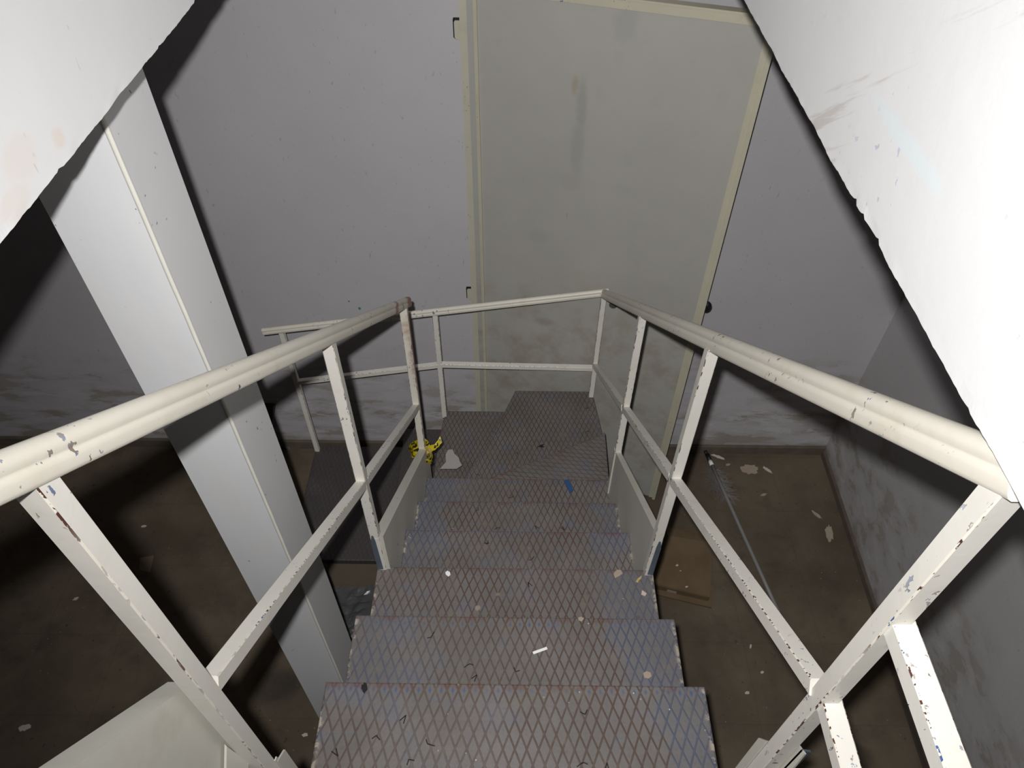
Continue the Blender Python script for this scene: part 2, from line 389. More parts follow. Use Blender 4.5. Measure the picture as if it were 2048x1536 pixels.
def reveal(name, mat, xf, xb, z0, seed, label):
    """side of the opening the stair drops through: a thick wall whose lower plaster edge is ragged"""
    bm = bmesh.new(); rnd = random.Random(seed); n = 760; y0, y1 = -1.55, WY-.002
    zs = [z0, z0+.012, z0+.03, z0+.08, z0+.3, .5, 1.15]
    grid = []
    chip = 0
    for i in range(n+1):
        y = y0+(y1-y0)*i/n; row = []
        j = mnoise.noise((y*13, seed, 0))*.0030+mnoise.noise((y*47, seed, 3))*.0010+mnoise.noise((y*130, seed, 5))*.0009
        if rnd.random() < .06: chip = rnd.uniform(.0008, .0045)
        j += chip; chip *= .45
        for k, z in enumerate(zs):
            dz = j*(1, .6, .2, 0, 0, 0, 0)[k]
            dx = mnoise.noise((y*30, seed, 9))*.0009 if k == 0 else 0
            row.append(bm.verts.new((xf+dx, y, z+dz)))
        grid.append(row)
    for a, b in zip(grid, grid[1:]):
        for k in range(len(zs)-1): bm.faces.new((a[k], b[k], b[k+1], a[k+1]))
    back0 = [bm.verts.new((xb, r[0].co.y, z0)) for r in grid]; back1 = [bm.verts.new((xb, r[0].co.y, zs[-1])) for r in grid]
    for i in range(n):
        bm.faces.new((grid[i][0], back0[i], back0[i+1], grid[i+1][0]))
        bm.faces.new((back0[i], back1[i], back1[i+1], back0[i+1]))
        bm.faces.new((grid[i][-1], grid[i+1][-1], back1[i+1], back1[i]))
    bm.faces.new([back0[0]]+grid[0]+[back1[0]]); bm.faces.new(([back0[-1]]+grid[-1]+[back1[-1]])[::-1])
    tag(link(name, bm, mat), label, 'wall', kind='structure')
reveal('wall_opening_left', 'opening_left', -.535, -.80, -.463, 3, 'bright white plaster side of the stair opening at upper left')
reveal('wall_opening_right', 'opening_right', .38, .63, -.460, 8, 'bright white scuffed plaster side of the stair opening at upper right')
bm = bmesh.new(); box(bm, -3.45, -.801, -1.6, WY, -.462, -.22); box(bm, .631, 2.3, -1.6, WY, -.459, -.25)
tag(link('ceiling', bm, 'ceiling'), 'ceiling slab of the lower room beside the stair opening', 'ceiling', kind='structure')

def skirting(name, a, b, nrm, h, t, label):
    bm = bmesh.new(); a = Vector(a); b = Vector(b); nrm = Vector(nrm)
    pr = [(0, 0), (t, 0), (t, h-.012), (t*.55, h), (0, h)]
    ra = [bm.verts.new(a+nrm*u+Vector((0, 0, v))) for u, v in pr]; rb = [bm.verts.new(b+nrm*u+Vector((0, 0, v))) for u, v in pr]
    for i in range(5): bm.faces.new((ra[i], ra[(i+1) % 5], rb[(i+1) % 5], rb[i]))
    bm.faces.new(ra); bm.faces.new(rb[::-1])
    tag(link(name, bm, 'skirting'), label, 'baseboard', kind='structure')
skirting('baseboard_back', (-3.45, WY+.001, FZ), (1.949, WY+.001, FZ), (0, -1, 0), .075, .014, 'dirty brown skirting along the back wall')
dr = Vector((-.075, -4.43, 0)).normalized()
skirting('baseboard_right', (1.949, WY-.02, FZ), (1.877, -1.59, FZ), (-1, .017, 0), .055, .014, 'dirty brown skirting along the right wall')

# ------------------------------------------------------------------ the steel staircase
NY = lambda k: .354+.234*k          # front edge of tread k
NZ = lambda k: -1.383-.18*k
ST = thing('staircase', STB, 'steel winding staircase with rusty checker plate treads and cream painted railings', 'staircase')

def tread(name, poly, z, nose, th=.034, rot=0.0, ends=True, us=.8, m='tread'):
    """folded checker plate tread; poly in plan (x,y) counter-clockwise, nose = index of the front edge"""
    bm = bmesh.new(); uvl = None
    top = [bm.verts.new((x, y, z)) for x, y in poly]; bot = [bm.verts.new((x, y, z-th)) for x, y in poly]
    n = len(poly); ft = bm.faces.new(top); fb = bm.faces.new(bot[::-1]); sides = []
    for i in range(n):
        f = bm.faces.new((top[i], bot[i], bot[(i+1) % n], top[(i+1) % n])); sides.append(f)
        e = Vector(poly[(i+1) % n])-Vector(poly[i])
        f.material_index = 1 if (ends and abs(e.normalized().y) > .8) else 0
    ed = [e for e in bm.edges if all(v in top for v in e.verts)]
    bmesh.ops.recalc_face_normals(bm, faces=bm.faces)
    bmesh.ops.bevel(bm, geom=ed, offset=.004, segments=2, profile=.5, affect='EDGES')
    a = Vector(poly[nose]); b = Vector(poly[(nose+1) % n]); d = (b-a).normalized(); nn = Vector((-d.y, d.x))
    uvl = bm.loops.layers.uv.new('UVMap')
    for f in bm.faces:
        for l in f.loops:
            q = Vector((l.vert.co.x, l.vert.co.y)); l[uvl].uv = (((q-a).dot(d)/(b-a).length-.5)*us, abs((q-a).dot(nn)))
    o = Vector((STB.x, STB.y, z)) if not rot else Vector((.2, 1.95, z))
    if rot:
        bmesh.ops.rotate(bm, verts=bm.verts, cent=o, matrix=Matrix.Rotation(-rot, 3, 'Z'))
    ob = link(name, bm, [m, 'tread_end'], ST, o)
    if rot: ob.rotation_euler = (0, 0, rot)
    return ob
# straight flight: three full treads, then three between the side plates
for k in range(1, 7):
    x0, x1 = (-.388, .412) if k <= 3 else (-.349, .392)
    if k == 6: x1 = .398
    tread('tread', [(x0, NY(k-1)-.03), (x1, NY(k-1)-.03), (x1, NY(k)), (x0, NY(k))], NZ(k), 2)
t0 = tread('top_landing', [(-.388, -1.55), (.412, -1.55), (.412, NY(0)), (-.388, NY(0))], NZ(0), 2)
zA, zB, zC, zD1, zD = NZ(7), NZ(8), NZ(9), -3.165, -3.33
tread('winder_tread', [(-.345, 1.70), (.424, 1.70), (.430, 2.155), (-.345, 1.765)], zA, 2, rot=math.radians(62), us=.3)
tread('winder_tread', [(-.345, 1.735), (.43, 2.08), (.446, 2.28), (.414, 2.575), (.012, 2.575), (-.10, 2.276)], zB, 4, us=.10)
tread('winder_tread', [(-.405, 1.75), (-.27, 1.73), (-.02, 2.30), (.09, 2.585), (-.362, 2.585), (-.385, 2.40)], zC, 4, us=.10)
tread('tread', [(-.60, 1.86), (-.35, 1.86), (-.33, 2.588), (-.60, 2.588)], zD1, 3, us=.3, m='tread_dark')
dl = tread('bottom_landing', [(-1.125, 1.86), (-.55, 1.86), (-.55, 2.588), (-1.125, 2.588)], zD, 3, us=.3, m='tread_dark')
bm = bmesh.new(); box(bm, -1.10, -.56, 1.885, 1.905, FZ, zD-.034)
sb = link('side_board', bm, 'step_side', ST, (STB.x, STB.y, STB.z)); sb['label'] = 'brown board closing the side of the bottom landing'
for x in (-1.08, -.60):
    bm = bmesh.new(); box(bm, x-.02, x+.02, 2.52, 2.56, FZ, zD-.034); link('landing_leg', bm, 'paint', ST, STB)

# slanting stringers beneath the treads
for x in (-.25, .27):
    bm = bmesh.new()
    prism(bm, [(x-.02, .36, -1.615), (x-.02, 1.70, -2.645), (x-.02, 1.95, -2.90), (x-.02, 1.95, -3.06), (x-.02, .36, -1.80)], (.04, 0, 0))
    link('stringer', bm, 'paint', ST, STB)
for x, y, zt in ((.30, 2.30, zB-.034), (-.30, 2.30, zC-.034), (.27, 1.70, -2.75), (-.25, 1.70, -2.75)):
    bm = bmesh.new(); sweep(bm, sq(.04)[0], [(x, y, FZ), (x, y, zt)], Vector((0, 1, 0)), sq(.04)[1])
    link('support_leg', bm, ['paint', 'edge'], ST, STB)

# side plates with a turned-over lip
def side_plate(poly, x, lip, lips, th=.012):
    bm = bmesh.new(); s = 1 if lip > 0 else -1
    prism(bm, [(x, y, z) for y, z in poly], (s*th, 0, 0))
    for (a, b) in lips:
        (ya, za), (yb, zb) = poly[a], poly[b]; d = Vector((0, yb-ya, zb-za)).normalized()
        nn = Vector((0, -d.z, d.y));  nn = nn if nn.z > 0 else -nn
        xo = x+s*(th+.0001); prism(bm, [Vector((xo, ya, za)), Vector((xo, yb, zb)), Vector((xo, yb, zb))-nn*.006, Vector((xo, ya, za))-nn*.006], (lip, 0, 0))
    return link('side_plate', bm, 'plate', ST, STB)
side_plate([(1.048, -1.745), (1.048, -2.04), (1.80, -2.66), (1.872, -2.64), (1.872, -2.40)], -.349, -.018, [(4, 0)])
side_plate([(1.060, -1.728), (1.060, -2.05), (1.70, -2.60), (1.705, -2.205)], .3905, .014, [(3, 0)], .006)
pl = side_plate([(.345, -.925), (.345, -1.46), (-.02, -1.46), (-.02, -.46), (.193, -.727)], -.395, -.026, [(4, 0), (3, 4)], .005)
pl['label'] = 'taller painted side plate at the top landing'

# posts
def post(x, y, z0, z1, wd=.0245, mats=('paint', 'edge'), tn=(0, .605, .796)):
    bm = bmesh.new(); p, mi = sq(wd)
    sweep(bm, p, densify((x, y, z0), (x, y, z1), 3), Vector((0, 1, 0)), mi, cutdirs=[None, None, None, tn])
    return link('post', bm, list(mats), ST, STB)
XL, XR = -.372, .397
RZ = lambda y: -.468-.760*(y-.35)          # handrail centre line
pL1 = post(XL-.002, .330, -1.62, RZ(.330)-.0185); pR1 = post(XR+.003, .346, -1.62, RZ(.346)-.0215)
pL2 = post(XL, 1.057, -1.935, RZ(1.057)-.0185); pR2 = post(XR, 1.05, -1.93, RZ(1.05)-.0215)
pL3 = post(XL+.003, 1.845, -2.415, RZ(1.845)-.0185, .026, ('post_rust', 'edge')); pR3 = post(XR+.001, 1.700, -2.20, RZ(1.70)-.0215, .024)
bm = bmesh.new(); box(bm, XL-.012, XL+.0225, 1.832, 1.858, -2.66, -2.40); link('post_foot', bm, 'plate', ST, STB)
bm = bmesh.new(); box(bm, XR-.012, XR+.014, 1.688, 1.712, -2.46, -2.19); link('post_foot', bm, 'plate', ST, STB)
pR4 = post(.405, 2.545, zB, RZ(2.545)-.018, .024)
FR = lambda x: -2.131+(x-.405)*.1655        # far handrail centre line
post(-.367, 2.555, zC-.01, FR(-.367)-.016, .025, tn=(-.163, 0, .987)); post(-1.112, 2.56, zD, FR(-1.112)-.016, .025, tn=(-.163, 0, .987))
# the two lowest post ends are cut open and show bare steel
for x, ps, s in ((XL, pL2, -1), (XR, pR2, 1)):
    bm = bmesh.new(); y = (1.057 if s < 0 else 1.05)-.0142
    pts = [(x+s*.0118, -1.92), (x-s*.004, -1.915), (x-s*.001, -1.765), (x+s*.002, -1.735), (x+s*.007, -1.735), (x+s*.0125, -1.77)]
    prism(bm, [(a, y, b) for a, b in pts], (0, .003, 0))
    o = link('cut_end', bm, 'bare', ps, STB); o['label'] = 'bare blue grey steel cut-out at the post foot'
# folded tabs that hold the first posts to the landing
def tab(par, pts, vec, m='plate'):
    bm = bmesh.new(); prism(bm, pts, vec); return link('fixing_tab', bm, m, par, STB)
tab(pL1, [(-.390, .318, -1.075), (-.390, .290, -1.10), (-.384, .290, -1.19), (-.384, .322, -1.165)], (.004, -.003, 0))
tab(pL1, [(-.3615, .341, -1.235), (-.3615, .366, -1.262), (-.3615, .366, -1.45), (-.3615, .341, -1.45)], (.003, 0, 0))
tab(pL1, [(-.3615, .339, -1.225), (-.3615, .346, -1.228), (-.3615, .346, -1.30), (-.3615, .339, -1.30)], (.002, 0, 0))
tab(pR1, [(.4135, .322, -1.10), (.4135, .342, -1.12), (.4135, .342, -1.26), (.4135, .315, -1.26)], (.003, 0, 0))
tab(pR1, [(.4135, .327, -1.105), (.431, .330, -1.12), (.431, .330, -1.20), (.4135, .327, -1.20)], (0, .003, 0), 'bare')
tab(pR1, [(.3845, .357, -1.160), (.3845, .372, -1.195), (.3845, .372, -1.36), (.3845, .357, -1.36)], (.003, 0, 0))

# handrails: an upper round and a lower bead with a groove between them
def rail_prof():
    p = []
    for i in range(11):
        t = math.radians(-24+i*(228/10)); p.append((.0172*math.cos(t), .0105+.0160*math.sin(t)))
    q = [(.0150, .0018), (.0168, -.0010), (.0192, -.0035), (.0200, -.0080), (.0200, -.0190), (.0188, -.0240), (.0150, -.0270)]
    return p+[(-a, b) for a, b in q]+q[::-1]
RP = rail_prof()
def handrail(pts, sc=1.0, m='rail'):
    bm = bmesh.new(); sweep(bm, [(a*sc, b*sc) for a, b in RP], pts)
    for f in bm.faces:
        if len(f.verts) > 4:
            for e in f.edges: e.smooth = False
    o = link('handrail', bm, m, ST, STB)
    for p in o.data.polygons: p.use_smooth = len(p.vertices) == 4
    return o
def rounded_end(p, d, sc):
    return p
a, b = Vector((XL, .0, RZ(0.0))), Vector((XL, 1.955, RZ(1.955)))
handrail(densify(a, b, 8), .66)
a, b = Vector((.4015, .338, RZ(.338)-.004)), Vector((.405, 2.56, RZ(2.56)))
handrail(densify(a, b, 8), .76)
a, b = Vector((.425, 2.548, FR(.425))), Vector((-1.195, 2.548, FR(-1.195)))
handrail(densify(a, b, 6), .64)

# midrails
def bar(p, q, wd=.0245, n=2):
    bm = bmesh.new(); pr, mi = sq(wd); sweep(bm, pr, densify(p, q, n), Vector((0, 0, 1)), mi)
    return link('midrail', bm, ['paint', 'edge'], ST, STB)
bar((XL-.002, .342, -.925), (XL, 1.045, -1.498)); bar((XL, 1.065, -1.512), (XL+.002, 1.835, -2.112), .0245)
bar((XR, .358, -.950), (XR, 1.04, -1.462)); bar((XR, 1.06, -1.475), (XR, 1.69, -1.945), .0245)
bar((XR, 1.71, -1.96), (.405, 2.54, -2.595), .0245)
bar((.405, 2.552, -2.625), (-.362, 2.552, -2.612), .0245); bar((-.372, 2.552, -2.615), (-1.105, 2.552, -2.752), .0245)
bar((XR+.008, .352, -.728), (XR+.008, -1.50, -.728), .026); bar((XR+.008, .352, -.952), (XR+.008, -1.50, -.952), .026)

# ------------------------------------------------------------------ column
CT = -.464
CO = thing('steel_column', (-.71, 1.13, FZ), 'bluish white painted steel column with a welded seam, left of the stair', 'column')
bm = bmesh.new()
prism(bm, [(-.790, 1.046, FZ), (-.628, 1.046, FZ), (-.628, 1.218, FZ), (-.790, 1.218, FZ)], (0, 0, CT-FZ))
link('shaft', bm, 'column', CO, (-.71, 1.13, FZ))
bm = bmesh.new(); ring = []
for i in range(90):
    z = FZ+.002+(CT-FZ-.01)*i/89
    ring.append((-.629+mnoise.noise((z*9, 1, 0))*.0015, 1.0465, z))
sweep(bm, [(.0050*math.cos(2*PI*k/8), .0040*math.sin(2*PI*k/8)) for k in range(8)], ring, Vector((0, 1, 0)))
o = link('weld_seam', bm, 'weld', CO, (-.71, 1.13, FZ), smooth=True); o['label'] = 'raised cream weld seam'

# ------------------------------------------------------------------ door
H = Vector((-.185, 2.79, FZ)); DV = Vector((.851+.185, 2.474-2.79, 0)).normalized(); ang = math.atan2(DV.y, DV.x)
W_, ZT, ZB = 1.083, -.915-FZ, .02
DO = thing('door_1', H, 'tall dirty grey green metal door standing ajar against the back wall', 'door', kind='structure')
DO.rotation_euler = (0, 0, ang)
def dlink(name, bm, m, par=None):     # door parts are modelled in the door's own space: x across the leaf, y away, z up
    bmesh.ops.recalc_face_normals(bm, faces=bm.faces)
    me = bpy.data.meshes.new(name); bm.to_mesh(me); bm.free()
    for q in (m if isinstance(m, list) else [m]): me.materials.append(M[q])
    o = bpy.data.objects.new(name, me); COL.objects.link(o); o.parent = par or DO; return o
bm = bmesh.new(); box(bm, .0, W_, .0, .03, ZB, ZT); dlink('leaf', bm, 'door')
def rim(pts, nrm_in):
    bm = bmesh.new()
    return bm
# raised lips round the leaf: free edge, hinge edge and top
bm = bmesh.new(); box(bm, W_-.038, W_-.004, -.006, .0, ZB, ZT); box(bm, W_-.016, W_, -.018, .028, ZB, ZT)
dlink('edge_profile', bm, 'door_rim')
bm = bmesh.new(); box(bm, .028, .042, -.008, .0, ZB, ZT-.04); dlink('edge_profile', bm, 'door_rim')
bm = bmesh.new(); box(bm, .03, W_-.016, -.010, .0, ZT-.035, ZT-.004); box(bm, .03, W_-.016, -.018, .02, ZT-.004, ZT+.004); dlink('edge_profile', bm, 'door_rim')
bm = bmesh.new()
sweep(bm, circ(.0185, 20), [(.675, .002, 1.416), (.675, -.004, 1.416)], Vector((0, 0, 1)), [0]*20); dlink('lock_disc', bm, 'disc')
bm = bmesh.new()
sweep(bm, circ(.010, 12), [(W_-.02, .028, 1.455), (W_-.02, .07, 1.455)], Vector((0, 0, 1)), [0]*12)
bmesh.ops.create_uvsphere(bm, u_segments=16, v_segments=10, radius=.024, matrix=Matrix.Translation((W_+.006, .075, 1.455)) @ Matrix.Diagonal((1, .8, 1.25, 1)))
o = dlink('door_knob', bm, 'knob'); o['label'] = 'black knob on the far side of the free edge'
# the fixed frame post on the wall with its two hinge plates
FRM = thing('trim_1', (-.20, WY, FZ), 'pale green grey metal door frame post against the back wall', 'door frame', kind='structure')
bm = bmesh.new(); box(bm, -.214, -.185, WY-.016, WY, FZ, -.86); box(bm, -.185, -.172, WY-.009, WY, FZ, -.86)
link('frame_post', bm, 'frame', FRM, (-.20, WY, FZ))
for zc in (-1.105, -2.385):
    bm = bmesh.new()
    prism(bm, [(-.212, WY-.014, zc-.034), (-.212, WY-.014, zc+.034), (-.232, WY-.014, zc+.034), (-.235, WY-.014, zc+.028), (-.235, WY-.014, zc-.026), (-.229, WY-.014, zc-.034)], (0, .006, 0))
    h = link('hinge_plate', bm, 'frame', FRM, (-.20, WY, FZ))
    bm = bmesh.new(); prism(bm, [(-.212, WY-.003, zc-.037), (-.212, WY-.003, zc+.041), (-.238, WY-.003, zc+.041), (-.240, WY-.003, zc+.034), (-.240, WY-.003, zc-.030), (-.232, WY-.003, zc-.037)], (0, .002, 0))
    link('recess', bm, 'knob', h, (-.20, WY, FZ))

# ------------------------------------------------------------------ loose things
# caution tape round the left post at the turn
TP = thing('caution_tape', (XL, 1.868, -2.41), 'crumpled yellow and black caution tape tied round the left post', 'tape')
def ribbon(path, wdir, wd, name, seed=0, th=.0006):
    bm = bmesh.new(); uvl = bm.loops.layers.uv.new('UVMap'); rows_ = []; L = 0; prev = None
    for i, p in enumerate(path):
        p = Vector(p)
        if prev is not None: L += (p-prev).length
        prev = p; wv = Vector(wdir(i/(len(path)-1))).normalized()*wd
        row = []
        for k in range(5):
            s = k/4-.5; q = p+wv*s
            q += Vector((mnoise.noise((q.x*70, q.z*70, seed)), mnoise.noise((q.y*70, q.z*70, seed+5)), mnoise.noise((q.x*60, q.y*60, seed+9))))*.004
            row.append((bm.verts.new(q), L, k/4))
        rows_.append(row)
    for a_, b_ in zip(rows_, rows_[1:]):
        for k in range(4):
            f = bm.faces.new((a_[k][0], b_[k][0], b_[k+1][0], a_[k+1][0]))
            for l, src in zip(f.loops, (a_[k], b_[k], b_[k+1], a_[k+1])): l[uvl].uv = (src[1], src[2])
    return link(name, bm, 'tape', TP, (XL, 1.868, -2.41), normals=False)
TY = 1.842
def loop_path(r, z, tilt, n=40, ph=0, turns=1.0):
    return [(XL-.006+(r*1.35)*math.cos(ph+2*PI*turns*i/n), TY+r*1.15*math.sin(ph+2*PI*turns*i/n), z+tilt*math.cos(ph+2*PI*turns*i/n)+.004*math.sin(7*i)) for i in range(n+1)]
ribbon(loop_path(.0255, -2.372, -.008), lambda t: (0, -.35, 1), .040, 'tape_band', 1)
ribbon(loop_path(.0290, -2.395, -.016), lambda t: (0, -.65, 1), .050, 'tape_band', 2)
ribbon(loop_path(.0270, -2.384, .010, ph=1.0), lambda t: (.15, .35, 1), .038, 'tape_band', 3)
ribbon(loop_path(.0320, -2.402, -.024, ph=2.0), lambda t: (-.2, -.5, 1), .036, 'tape_band', 4)
tail = [Vector((XL+.022, TY-.024, -2.375)).lerp(Vector((-.290, 1.862, -2.352)), i/16)+Vector((0, 0, .007*math.sin(i*.5))) for i in range(17)]
ribbon(tail, lambda t: (-.25, .55, 1.0-.5*t), .024, 'tape_tail', 5)
drop = [Vector((XL-.03+.075*math.sin(i/24*PI), TY-.040-.01*math.sin(i/12*PI), -2.375-.035*math.sin(i/24*PI))) for i in range(13)]
ribbon(drop, lambda t: (.15, -.3, 1), .046, 'tape_tail', 8)
bm = bmesh.new(); bmesh.ops.create_icosphere(bm, subdivisions=3, radius=.016, matrix=Matrix.Translation((XL+.030, TY-.012, -2.372)))
for v in bm.verts: v.co += Vector((mnoise.noise(v.co*80), mnoise.noise(v.co*80+Vector((3, 3, 3))), mnoise.noise(v.co*80+Vector((7, 1, 2)))))*.010
link('knot', bm, 'knot', TP, (XL, 1.868, -2.41))

def flake(name, pts, z, th, m, label, cat, group=None, warp=0.0):
    """a thin torn piece lying on a level surface; pts are plan points (x, y)"""
    bm = bmesh.new(); c = Vector((sum(p[0] for p in pts)/len(pts), sum(p[1] for p in pts)/len(pts), z))
    fs = prism(bm, [(x, y, z+.0006) for x, y in pts], (0, 0, th))
    if warp:
        for v in bm.verts: v.co.z += warp*(.5+.5*math.sin((v.co.x-c.x)*60+(v.co.y-c.y)*40))
    return tag(link(name, bm, m, None, c), label, cat, group)
def blobpts(cx, cy, rx, ry, n=9, rot=0.0, seed=0):
    n = n*2
    r = random.Random(seed); out = []
    for i in range(n):
        t = 2*PI*i/n; k = r.uniform(.7, 1.15); a, b = rx*k*math.cos(t), ry*k*math.sin(t)
        out.append((cx+a*math.cos(rot)-b*math.sin(rot), cy+a*math.sin(rot)+b*math.cos(rot)))
    return out
def pix(u, v, z):                      # where the sight line through a photo point meets the level z
    d = RIGHT*(u-1024)+DOWN*(v-768)+FWD*1465.0; d *= z/d.z; return (d.x, d.y)
flake('torn_paper', [pix(u, v, zB) for u, v in ((896, 900), (905, 899), (909, 908), (917, 915), (920, 924), (924, 931), (913, 938), (880, 938), (892, 924), (891, 910))], zB, .001, 'paper', 'torn piece of grey white paper lying near the caution tape', 'paper')
E3 = .0
flake('paper_strip', [pix(u, v, NZ(2)) for u, v in ((1065, 1304), (1093, 1294), (1095, 1299), (1067, 1309))], NZ(2), .001, 'white', 'thin straight white paper strip on the stair tread', 'paper')
flake('white_scrap', [pix(u, v, NZ(3)) for u, v in ((891, 1145), (895, 1142), (900, 1145), (901, 1150), (897, 1154), (891, 1149))], NZ(3), .002, 'white', 'small bright white scrap at the left of a stair tread', 'scrap')
flake('plaster_chip', [pix(u, v, NZ(3)) for u, v in ((1284, 1181), (1293, 1188), (1290, 1193), (1282, 1190))], NZ(3), .003, 'pinkchip', 'small pale pink plaster chip at the right end of a tread', 'chip')
flake('paint_flake', [pix(u, v, NZ(3)) for u, v in ((1271, 1164), (1276, 1157), (1283, 1152), (1282, 1158), (1277, 1162), (1276, 1166))], NZ(3), .002, 'yellowchip', 'yellowish curled paint flake by the foot of the right post', 'flake')
flake('plaster_chip', [pix(u, v, NZ(3)) for u, v in ((1228, 1146), (1234, 1140), (1242, 1141), (1245, 1148), (1238, 1153), (1230, 1157), (1227, 1150))], NZ(3), .002, 'plaster', 'flat round beige plaster patch near the right end of a tread', 'chip')
flake('plaster_chip', [pix(u, v, NZ(2)) for u, v in ((1286, 1347), (1293, 1343), (1301, 1346), (1303, 1353), (1297, 1358), (1288, 1356))], NZ(2), .002, 'plaster', 'round beige plaster patch at the right of the second nearest tread', 'chip')
flake('plaster_chip', [pix(u, v, NZ(2)) for u, v in ((1156, 1236), (1163, 1234), (1168, 1238), (1163, 1244), (1157, 1241))], NZ(2), .002, 'plaster', 'beige plaster chip on the front edge of the second nearest tread', 'chip')
flake('plastic_strip', [pix(u, v, NZ(6)) for u, v in ((1128, 962), (1136, 959), (1147, 981), (1139, 986))], NZ(6), .003, 'blue', 'short dark blue plastic strip on the lowest straight tread', 'scrap')

# the small black bent bits scattered over the treads
bits = [(809, 1436, 1), (753, 1475, 1), (859, 1487, 1), (673, 1508, 1), (820, 1522, 1), (938, 1331, 2), (951, 1354, 2), (1032, 1341, 2), (862, 1272, 2), (1058, 1168, 3),
        (973, 1087, 4), (1063, 1118, 4), (1072, 1054, 5), (1168, 1426, 1), (1165, 1529, 1), (1214, 1532, 1), (955, 1020, 5), (995, 1057, 5), (1127, 1058, 5), (974, 1086, 4),
        (1021, 995, 6), (1035, 907, 8), (957, 950, 8), (1174, 864, 8), (1174, 817, 8)]
proto = None
rb = random.Random(4)
def bit_mesh(kind):
    bm = bmesh.new()
    if kind == 0: P_ = [(-.004, .009, .0012), (0, -.005, .0012), (.0045, .008, .0016)]
    elif kind == 1: P_ = [(-.007, .003, .0012), (.001, -.003, .0012), (.007, .004, .0014)]
    else: P_ = [(-.009, 0, .0012), (-.002, -.003, .0012), (.004, 0, .002), (.010, .004, .0012)]
    for a_, b_ in zip(P_, P_[1:]): tubeseg(bm, a_, b_, .0009, 6)
    me = bpy.data.meshes.new('black_bit'); bm.to_mesh(me); bm.free(); me.materials.append(M['black']); return me
BM = [bit_mesh(k) for k in range(3)]
for i, (u, v, k) in enumerate(bits):
    z = NZ(k); x, y = pix(u, v, z)
    o = bpy.data.objects.new('black_scrap', BM[i % 3]); COL.objects.link(o); o.location = (x, y, z+.0003); o.rotation_euler = (0, 0, rb.uniform(-.9, .9)+(PI if rb.random() < .4 else 0))
    o.scale = (1.15, 1.15, 1.15)
    tag(o, 'tiny black bent wire-like scrap lying on the checker plate treads', 'scrap', 'black scraps on the treads')
x, y = pix(1082, 893, zB)
bm = bmesh.new()
prism(bm, [(x-.012, y-.002, zB+.0006), (x+.002, y-.006, zB+.0006), (x+.016, y-.004, zB+.0006), (x+.004, y+.002, zB+.0006), (x+.016, y+.013, zB+.0006), (x+.006, y+.009, zB+.0006), (x-.004, y+.006, zB+.0006)], (0, 0, .004))
tubeseg(bm, (x-.010, y, zB+.002), (x-.020, y-.012, zB+.002), .0012, 6)
tag(link('dead_leaf', bm, 'black', None, (x, y, zB)), 'blackened forked leaf scrap on the winder tread', 'leaf')
x, y = pix(729, 1377, NZ(1)); flake('black_blob', blobpts(x, y, .006, .011, 10, .2, 5), NZ(1), .003, 'black', 'oval black blob near the left front corner of the nearest tread', 'scrap')

# cardboard box lying by the stair on the right
CB = thing('cardboard_box', (.97, 2.0, FZ), 'flattened brown cardboard box lying on the floor right of the stair', 'box')
CO3 = (.97, 2.0, FZ)
c1, c2, c3, c4 = Vector((.881, 2.195)), Vector((1.132, 2.150)), Vector((1.055, 1.819)), Vector((.762, 1.892))
cc = (c1+c2+c3+c4)/4
bm = bmesh.new(); prism(bm, [(*p, FZ+.012) for p in (c4, c3, c2, c1)], (0, 0, .048))
bmesh.ops.recalc_face_normals(bm, faces=bm.faces); bmesh.ops.bevel(bm, geom=list(bm.edges), offset=.004, segments=2, affect='EDGES'); link('carton', bm, 'card', CB, CO3)
bm = bmesh.new(); d = (c3-c4).normalized(); nn = Vector((d.y, -d.x))
a_, b_ = c4+d*.02, c3+d*.02
prism(bm, [(*(a_+nn*.028), FZ+.001), (*(b_+nn*.03), FZ+.001), (*(b_-nn*.10), FZ+.001), (*(a_-nn*.10), FZ+.001)], (0, 0, .011)); link('bottom_flap', bm, 'card', CB, CO3)
bm = bmesh.new(); e = (c2-c1).normalized(); n2 = Vector((-e.y, e.x))
prism(bm, [(*(c1), FZ+.052), (*(c2), FZ+.052), (*(c2+n2*.06), FZ+.030), (*(c1+n2*.07), FZ+.030)], (0, 0, .004)); link('top_flap', bm, 'card', CB, CO3)
bm = bmesh.new(); s0, s1 = c4+d*.08+nn*.0012, c4+d*.13+nn*.0012
prism(bm, [(*s0, FZ+.020), (*s1, FZ+.020), (*s1, FZ+.040), (*s0, FZ+.040)], (nn.x*.001, nn.y*.001, 0)); o = link('sticker', bm, 'label', CB, CO3); o['label'] = 'pale sticker'
for (u, v, r_, s_) in ((1354, 1131, .009, 3), (1361, 1142, .005, 4), (1373, 1174, .008, 6)):
    x, y = pix(u, v, FZ+.060)
    flake('plaster_crumb', blobpts(x, y, r_, r_*.6, 8, .3, s_), FZ+.060, .003, 'plaster_w', 'tiny plaster crumb lying on top of the cardboard box', 'crumb', 'crumbs on the cardboard box')

